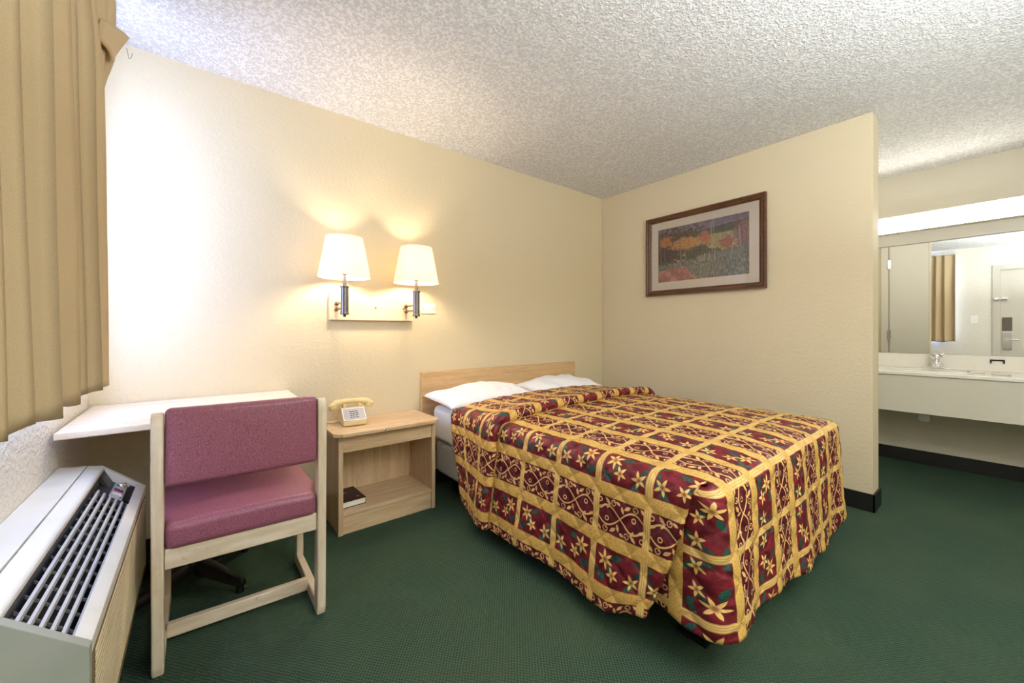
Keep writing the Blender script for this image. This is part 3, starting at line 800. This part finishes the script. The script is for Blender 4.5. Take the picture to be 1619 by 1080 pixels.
# ------------------------------------------------------------------ wall air conditioner
ac = thing('air_conditioner', 'off white through-wall air conditioner with slatted top under the window', 'air conditioner', (-3.45, -.97, .18))
ay0, ay1 = -1.470, -.482
xb, xf, xs = XW+.002, -3.340, -3.455
zf, zs, zb, z0 = .508, .606, .617, .185
endp = [(xb, z0+.03), (xf-.02, z0), (xf, z0+.01), (xf, zf-.006), (xf-.006, zf), (xs, zs-.004), (xb, zb)]
for a, c in ((ay0, ay0+.022), (ay1-.022, ay1)): part('end_panel', MB().prism(endp, 1, a, c, .0015, 2), SHADEDG if a < -1 else WHITEM, ac)
part('top_panel', MB().prism([(xb+.075, zb-.02), (xb+.075, zb-.002), (xs, zs), (xs+.006, zs-.006), (xs+.006, zs-.02)], 1, ay0+.0225, ay1-.0225, .003, 3), WHITEM, ac)
part('rear_panel', MB().prism([(xb, zb-.02), (xb, zb+.001), (xb+.072, zb-.0015), (xb+.072, zb-.02)], 1, ay0+.0225, ay1-.0225, .0015), WHITEM, ac)
part('front_rim', MB().prism([(xf, zf-.03), (xf, zf-.005), (xf-.006, zf), (xf-.024, zf+.012), (xf-.024, zf-.03)], 1, ay0+.0225, ay1-.0225, .001), WHITEM, ac)
fpn = MB().prism([(xf-.02, z0), (xf, z0+.01), (xf, zf-.031), (xf-.02, zf-.031)], 1, ay0+.0225, ay1-.0225, .001)
fpanel = part('front_panel', fpn, TANF, ac)
for k in range(17):
    z = z0+.045+k*.0145; part('front_louver', MB().prism([(xf, z-.004), (xf+.002, z-.003), (xf+.002, z+.003), (xf, z+.005)], 1, ay0+.05, ay1-.05, 0), CREAMF, fpanel)
# sloping grille between top_panel and front_rim
sl = math.atan2(zs-zf-.012, xs-xf+.024); xg0, xg1 = xs+.007, xf-.025
def gz(x): return zs-.018+(x-xs)*((zf+.0-.006-(zs-.018))/(xf-.024-xs))
part('grille_well', MB().prism([(xg0, gz(xg0)-.055), (xg0, gz(xg0)-.05), (xg1, gz(xg1)-.045), (xg1, gz(xg1)-.055)], 1, ay0+.023, ay1-.023, 0).box(xg0-.006, xg0, ay0+.023, ay1-.023, gz(xg0)-.06, gz(xg0)+.010, 0).box(xg1, xg1+.003, ay0+.023, ay1-.023, gz(xg1)-.06, gz(xg1), 0), BLACK, ac)
yc0, yc1 = ay0+.03, ay1-.20
for k in range(6):
    x = xg0+.010+(xg1-xg0-.014)*k/5
    part('louver', MB().prism([(x-.003, gz(x)-.012), (x-.0025, gz(x)+.001), (x+.003, gz(x)-.001), (x+.0025, gz(x)-.013)], 1, yc0, yc1, .0008), LGREY, ac)
for k in range(13):
    y = yc0+.045+(yc1-yc0-.06)*k/12
    part('cross_rib', MB().prism([(xg0, gz(xg0)-.013), (xg0, gz(xg0)-.006), (xg1, gz(xg1)-.006), (xg1, gz(xg1)-.013)], 1, y-.0012, y+.0012, 0), MGREY, ac)
part('well_end_block', MB().prism([(xg0, gz(xg0)-.05), (xg0, gz(xg0)-.008), (xg1, gz(xg1)-.008), (xg1, gz(xg1)-.05)], 1, ay0+.0235, yc0+.03, 0), DGREY, ac)
# control bay at the far end
cb = part('control_bay', MB().prism([(xg0, gz(xg0)-.05), (xg0, gz(xg0)-.022), (xg1, gz(xg1)-.004), (xg1, gz(xg1)-.05)], 1, yc1+.004, ay1-.0235, .001), DGREY, ac, 'charcoal recess holding the controls')
def gp(xa, xb_, ya, yb_, h0, h1, bev=.0008):
    g = lambda x, h: gz(x)-.022+(x-xg0)*(.018/(xg1-xg0))+h
    return MB().prism([(xa, g(xa, h0)), (xa, g(xa, h1)), (xb_, g(xb_, h1)), (xb_, g(xb_, h0))], 1, ya, yb_, bev)
pw = xg1-xg0
cpnl = part('control_panel', gp(xg0+pw*.36, xg0+pw*.74, yc1+.02, ay1-.03, 0, .004), LGREY, cb, 'light grey control plate')
xc = xg0+pw*.56
part('button', gp(xc-.011, xc+.011, yc1+.085, yc1+.100, .004, .008), BLUE, cpnl, 'blue button')
part('button', gp(xc-.011, xc+.011, yc1+.070, yc1+.084, .004, .008), RED, cpnl, 'red button')
part('button', gp(xc-.011, xc+.011, yc1+.050, yc1+.069, .004, .008), WHITEP, cpnl, 'white button')
zk = gz(xc)-.022+.0135
part('control_knob', MB().lathe([(.016, 0), (.015, .010), (.012, .013), (0, .013)], (xc, ay1-.052, zk-.002), 22), STEEL, cpnl)
part('mark', MB().tube([(xc+.012*math.cos(2*PI*k/24), yc1+.032+.008*math.sin(2*PI*k/24), zk-.0035-.3*.012*math.cos(2*PI*k/24)) for k in range(25)], .0009, 6, cap=False), BLUE, cpnl, 'small blue oval mark')
part('bay_slope', MB().prism([(xg0, gz(xg0)-.015), (xg0, gz(xg0)+.008), (xg0+pw*.30, gz(xg0+pw*.3)-.022)], 1, ay1-.10, ay1-.0235, .0005), DGREY, cb)
part('bay_ledge', gp(xg0+pw*.80, xg0+pw*.99, yc1+.01, ay1-.026, 0, .010), BLACK, cb)

# ------------------------------------------------------------------ curtain
cu = thing('curtain', 'tan pleated curtain hanging over the window beside the table', 'curtain', (XW+.1, -1.2, .92))
edges = [-2.02, -1.90, -1.80, -1.66, -1.52, -1.40, -1.261, -1.033, -.988, -.920, -.815, -.612, -.52, -.48, -.446]
def curt_profile():
    pts = []
    for i, (a, c) in enumerate(zip(edges, edges[1:])):
        w = c-a; amp = min(.070, .036+.16*w)
        # a: ridge towards the room, falls back quickly, then a broad face out to the next ridge
        for k in range(14):
            s = k/14
            if s < .16: xo = amp*(1-sst(0, .16, s)*1.0)
            else: xo = amp*((s-.16)/.84)**1.25
            pts.append((a+w*s, xo))
    pts.append((edges[-1], .03)); return pts
cp_ = curt_profile()
rows = []
for i in range(61):
    z = .918+(2.335-.918)*i/60; row = []
    hf = (z-.918)/.95
    for (y, xo) in cp_:
        yy = y-.10*min(hf, 1.25)*sst(-1.9, -1.3, y)
        tight = 1-.30*sst(1.0, 1.4, hf)
        w = sst(-.62, -.45, y)
        yy += w*.12*sst(1.90, 2.17, z)
        xw = .002*math.sin(5*z+y*11)
        zz = z+(.010*math.sin(y*31)-.004 if i == 0 else 0)
        row.append((-3.482+xo*tight+xw*(1-.5*i/60)+w*.03*sst(1.9, 2.17, z), yy, zz))
    rows.append(row)
cc = part('panel', MB().grid(rows), CURT, cu, angle=180)
s_ = cc.modifiers.new('thickness', 'SOLIDIFY'); s_.thickness = .003; s_.offset = 0
part('lining', MB().grid([[(x-.012-.010*sst(.98, .93, z), y, z+(.012 if i == 0 else 0)) for (x, y, z) in r] for i, r in enumerate(rows)]), BOUNCE_LINING, cu, 'added unseen white backing that bounces daylight onto the wall below', angle=180)
F = [(-3.462, -.66, 2.12), (-3.44, -.60, 2.23), (-3.395, -.395, 2.27), (-3.405, -.82+.30, 2.07)]
F = [Vector((-3.440, -.700, 2.050)), Vector((-3.440, -.640, 2.150)), Vector((-3.400, -.372, 2.262)), Vector((-3.425, -.560, 2.052))]
rows = []
for i in range(9):
    row = []
    for j in range(9):
        a, c = i/8, j/8
        p = F[0]*(1-a)*(1-c)+F[3]*a*(1-c)+F[2]*a*c+F[1]*(1-a)*c
        row.append(p+Vector((.012*math.sin(PI*a), 0, .004*math.sin(5*c))))
    rows.append(row)
hf_ = part('header_flap', MB().grid(rows), CURT, cu, 'loose stitched end of the curtain heading', angle=180)
s_ = hf_.modifiers.new('thickness', 'SOLIDIFY'); s_.thickness = .008; s_.offset = 0
part('loose_thread', MB().tube([(-3.40, -.42, 2.19), (-3.395, -.40, 2.16), (-3.39, -.39, 2.17), (-3.388, -.372, 2.20)], .0008, 5), BLACK, cu)
part('traverse_rod', MB().box(-3.50, -3.475, -2.06, -.28, 2.335, 2.365, .004), TRIMP, cu)

# ------------------------------------------------------------------ vanity
va = thing('vanity_counter', 'white vanity counter with backsplash and apron in the alcove', 'vanity', (1.24, -2.6, .48))
VF = XV-.53; VY0, VY1 = -3.75, -1.502
part('countertop', MB().box(VF-.012, XV-.001, VY0, VY1, .762, .788, .006, 3), COUNTER, va)
part('backsplash', MB().box(XV-.022, XV-.001, VY0, VY1, .788, .905, .004), COUNTER, va)
part('apron', MB().box(VF, VF+.02, VY0, VY1, .487, .761, .002), APRON, va)
part('drain_pipe', MB().tube([(VF+.24, -2.14, .76), (VF+.24, -2.14, .46)], .022).lathe([(.03, 0), (.032, .03), (.028, .05)], (VF+.24, -2.14, .40), 24), WHITEP, va, 'white plastic drain under the basin')
part('basin_rim', MB().tube([(VF+.26+.15*math.cos(2*PI*k/40), -2.17+.21*math.sin(2*PI*k/40), .7885) for k in range(41)], .004, 8, cap=False), COUNTER, va)
fa = thing('faucet', 'chrome basin faucet standing on the vanity counter', 'faucet', (XV-.08, -2.19, .788))
fyc = -2.19; fxc = XV-.085
part('base', MB().prism([(fyc-.085, .7885), (fyc+.085, .7885), (fyc+.080, .800), (fyc+.040, .812), (fyc+.030, .850), (fyc-.030, .850), (fyc-.040, .812), (fyc-.080, .800)], 0, fxc-.032, fxc+.030, .006, 3), CHROME, fa)
part('spout', MB().tube([(fxc-.02, fyc, .828), (fxc-.06, fyc, .842), (fxc-.11, fyc, .838), (fxc-.135, fyc, .818)], [.020, .018, .015, .013]), CHROME, fa)
part('handle', MB().lathe([(.020, 0), (.018, .012), (.026, .020), (.036, .036), (.036, .052), (.026, .066), (0, .072)], (fxc, fyc, .848), 24), CHROME, fa)
for i, (x, y, r) in enumerate([(1.20, -2.40, .3), (1.13, -2.515, -.3)]):
    o = tag(mesh_obj('soap_packet', MB().box(-.028, .028, -.038, .038, 0, .014, .004, 3, M=Matrix.Translation((x, y, .7885)) @ Matrix.Rotation(r, 4, 'Z')), SOAP, (x, y, .7885)),
            ['small wrapped soap packet on the counter, nearer the faucet', 'small wrapped soap packet on the counter, farther from the faucet'][i], 'soap', 'soap packets on the vanity')
br = MB().box(XV-.027, XV-.022, -2.53, -2.46, .868, .880, .001).box(XV-.034, XV-.022, -2.53, -2.522, .852, .880, .001).box(XV-.034, XV-.022, -2.468, -2.46, .852, .880, .001)
tag(mesh_obj('wall_bracket', br, BLACKM, (XV-.025, -2.495, .866)), 'small dark metal bracket fixed to the vanity backsplash', 'bracket')
mi_ = thing('mirror', 'wide frameless wall mirror above the vanity counter', 'mirror', (XV-.003, -2.6, .906))
part('glass', MB().box(XV-.008, XV-.001, VY0, -1.56, .9065, 1.816, .0006), MIRROR, mi_)
part('top_rail', MB().box(XV-.03, XV-.001, VY0, -1.56, 1.817, 1.912, .003), TRIMP, mi_, 'white board along the top edge')
vl = thing('vanity_light', 'lit white fluorescent light bar above the vanity mirror', 'light', (XV-.05, -2.1, 1.915))
part('housing', MB().box(XV-.03, XV-.001, -2.66, -1.58, 1.9135, 2.052, .003).box(XV-.098, XV-.0305, -2.628, -1.60, 2.0475, 2.052, .001).box(XV-.098, XV-.0305, -2.628, -1.60, 1.9135, 1.918, .001), TRIMP, vl)  # thin top and bottom plates added to keep lens glare off the wall
for a, c in ((-2.665, -2.628), (-1.60, -1.575)): part('end_cap', MB().box(XV-.115, XV-.0305, a, c, 1.9135, 2.052, .004), TRIMP, vl)
part('lens', MB().prism([(XV-.031, 1.919), (XV-.098, 1.919), (XV-.110, 1.928), (XV-.110, 2.038), (XV-.098, 2.047), (XV-.031, 2.047)], 1, -2.627, -1.601, .002), TUBE, vl, 'glowing white lens')
sx = thing('light_switch', 'white light switch plate between the curtain and the entrance door', 'light switch', (XW+.003, -2.215, 1.27))
part('plate', MB().box(XW+.0005, XW+.007, -2.255, -2.175, 1.215, 1.335, .002), WHITEP, sx)
part('toggle', MB().box(XW+.007, XW+.018, -2.222, -2.208, 1.262, 1.288, .002), WHITEP, sx)
# ceiling light added behind the camera, an unseen source to even out the room
cl = thing('added_ceiling_light', 'added round opal ceiling light, unseen behind the viewpoint, brightening the room', 'light', (-1.6, -3.3, H))
part('base', MB().lathe([(.0, -.001), (.16, -.001), (.16, -.022), (0, -.022)], (-1.6, -3.3, H), 40), TRIMP, cl)
part('globe', MB().lathe([(.0, -.11), (.06, -.105), (.11, -.085), (.14, -.055), (.15, -.024), (0, -.023)], (-1.6, -3.3, H), 40), FILL_GLOBE, cl)

# ------------------------------------------------------------------ light
def area(name, loc, rot, sx_, sy_, e, col):
    l = bpy.data.lights.new(name, 'AREA'); l.shape = 'RECTANGLE'; l.size = sx_; l.size_y = sy_; l.energy = e; l.color = col
    o = bpy.data.objects.new(name, l); o.location = loc; o.rotation_euler = rot; COL.objects.link(o); return o
area('window_daylight', (XW-.012, (WY0+WY1)/2, (WZ0+WZ1)/2), (0, math.radians(-90), 0), WZ1-WZ0-.02, WY1-WY0-.02, 62, (.46, .58, 1))
l = bpy.data.lights.new('added_globe_fill', 'POINT'); l.energy = 20; l.color = (1, .92, .82); l.shadow_soft_size = .15  # fill light added under the made-up globe
o = bpy.data.objects.new('added_globe_fill', l); o.location = (-1.6, -3.3, H-.30); COL.objects.link(o)
area('added_ceiling_bounce', (-2.0, -3.5, 1.55), (PI, 0, 0), 1.2, .9, 136, (.84, .92, 1))  # soft upward fill added behind the camera to brighten the ceiling
w = bpy.data.worlds.new('daylight'); scn.world = w; w.use_nodes = True
w.node_tree.nodes['Background'].inputs[0].default_value = (.75, .85, 1, 1); w.node_tree.nodes['Background'].inputs[1].default_value = 1.0

# ------------------------------------------------------------------ camera
cam = bpy.data.cameras.new('camera'); co_ = bpy.data.objects.new('camera', cam); COL.objects.link(co_)
co_.location = (-3.1791, -2.5386, 1.0953); co_.rotation_euler = (PI/2, 0, math.radians(51.525-90))
cam.sensor_width = 36; cam.lens = 621.85/1619*36; cam.shift_y = -17.14/1619; cam.clip_start = .02
scn.camera = co_
vs = scn.view_settings; vs.view_transform = 'Standard'; vs.look = 'None'; vs.gamma = 1; vs.exposure = 0.0; vs.use_curve_mapping = False
scn.cycles.max_bounces = 10; scn.cycles.diffuse_bounces = 7; scn.cycles.transparent_max_bounces = 12
scn.cycles.use_denoising = True; scn.cycles.sample_clamp_indirect = 6
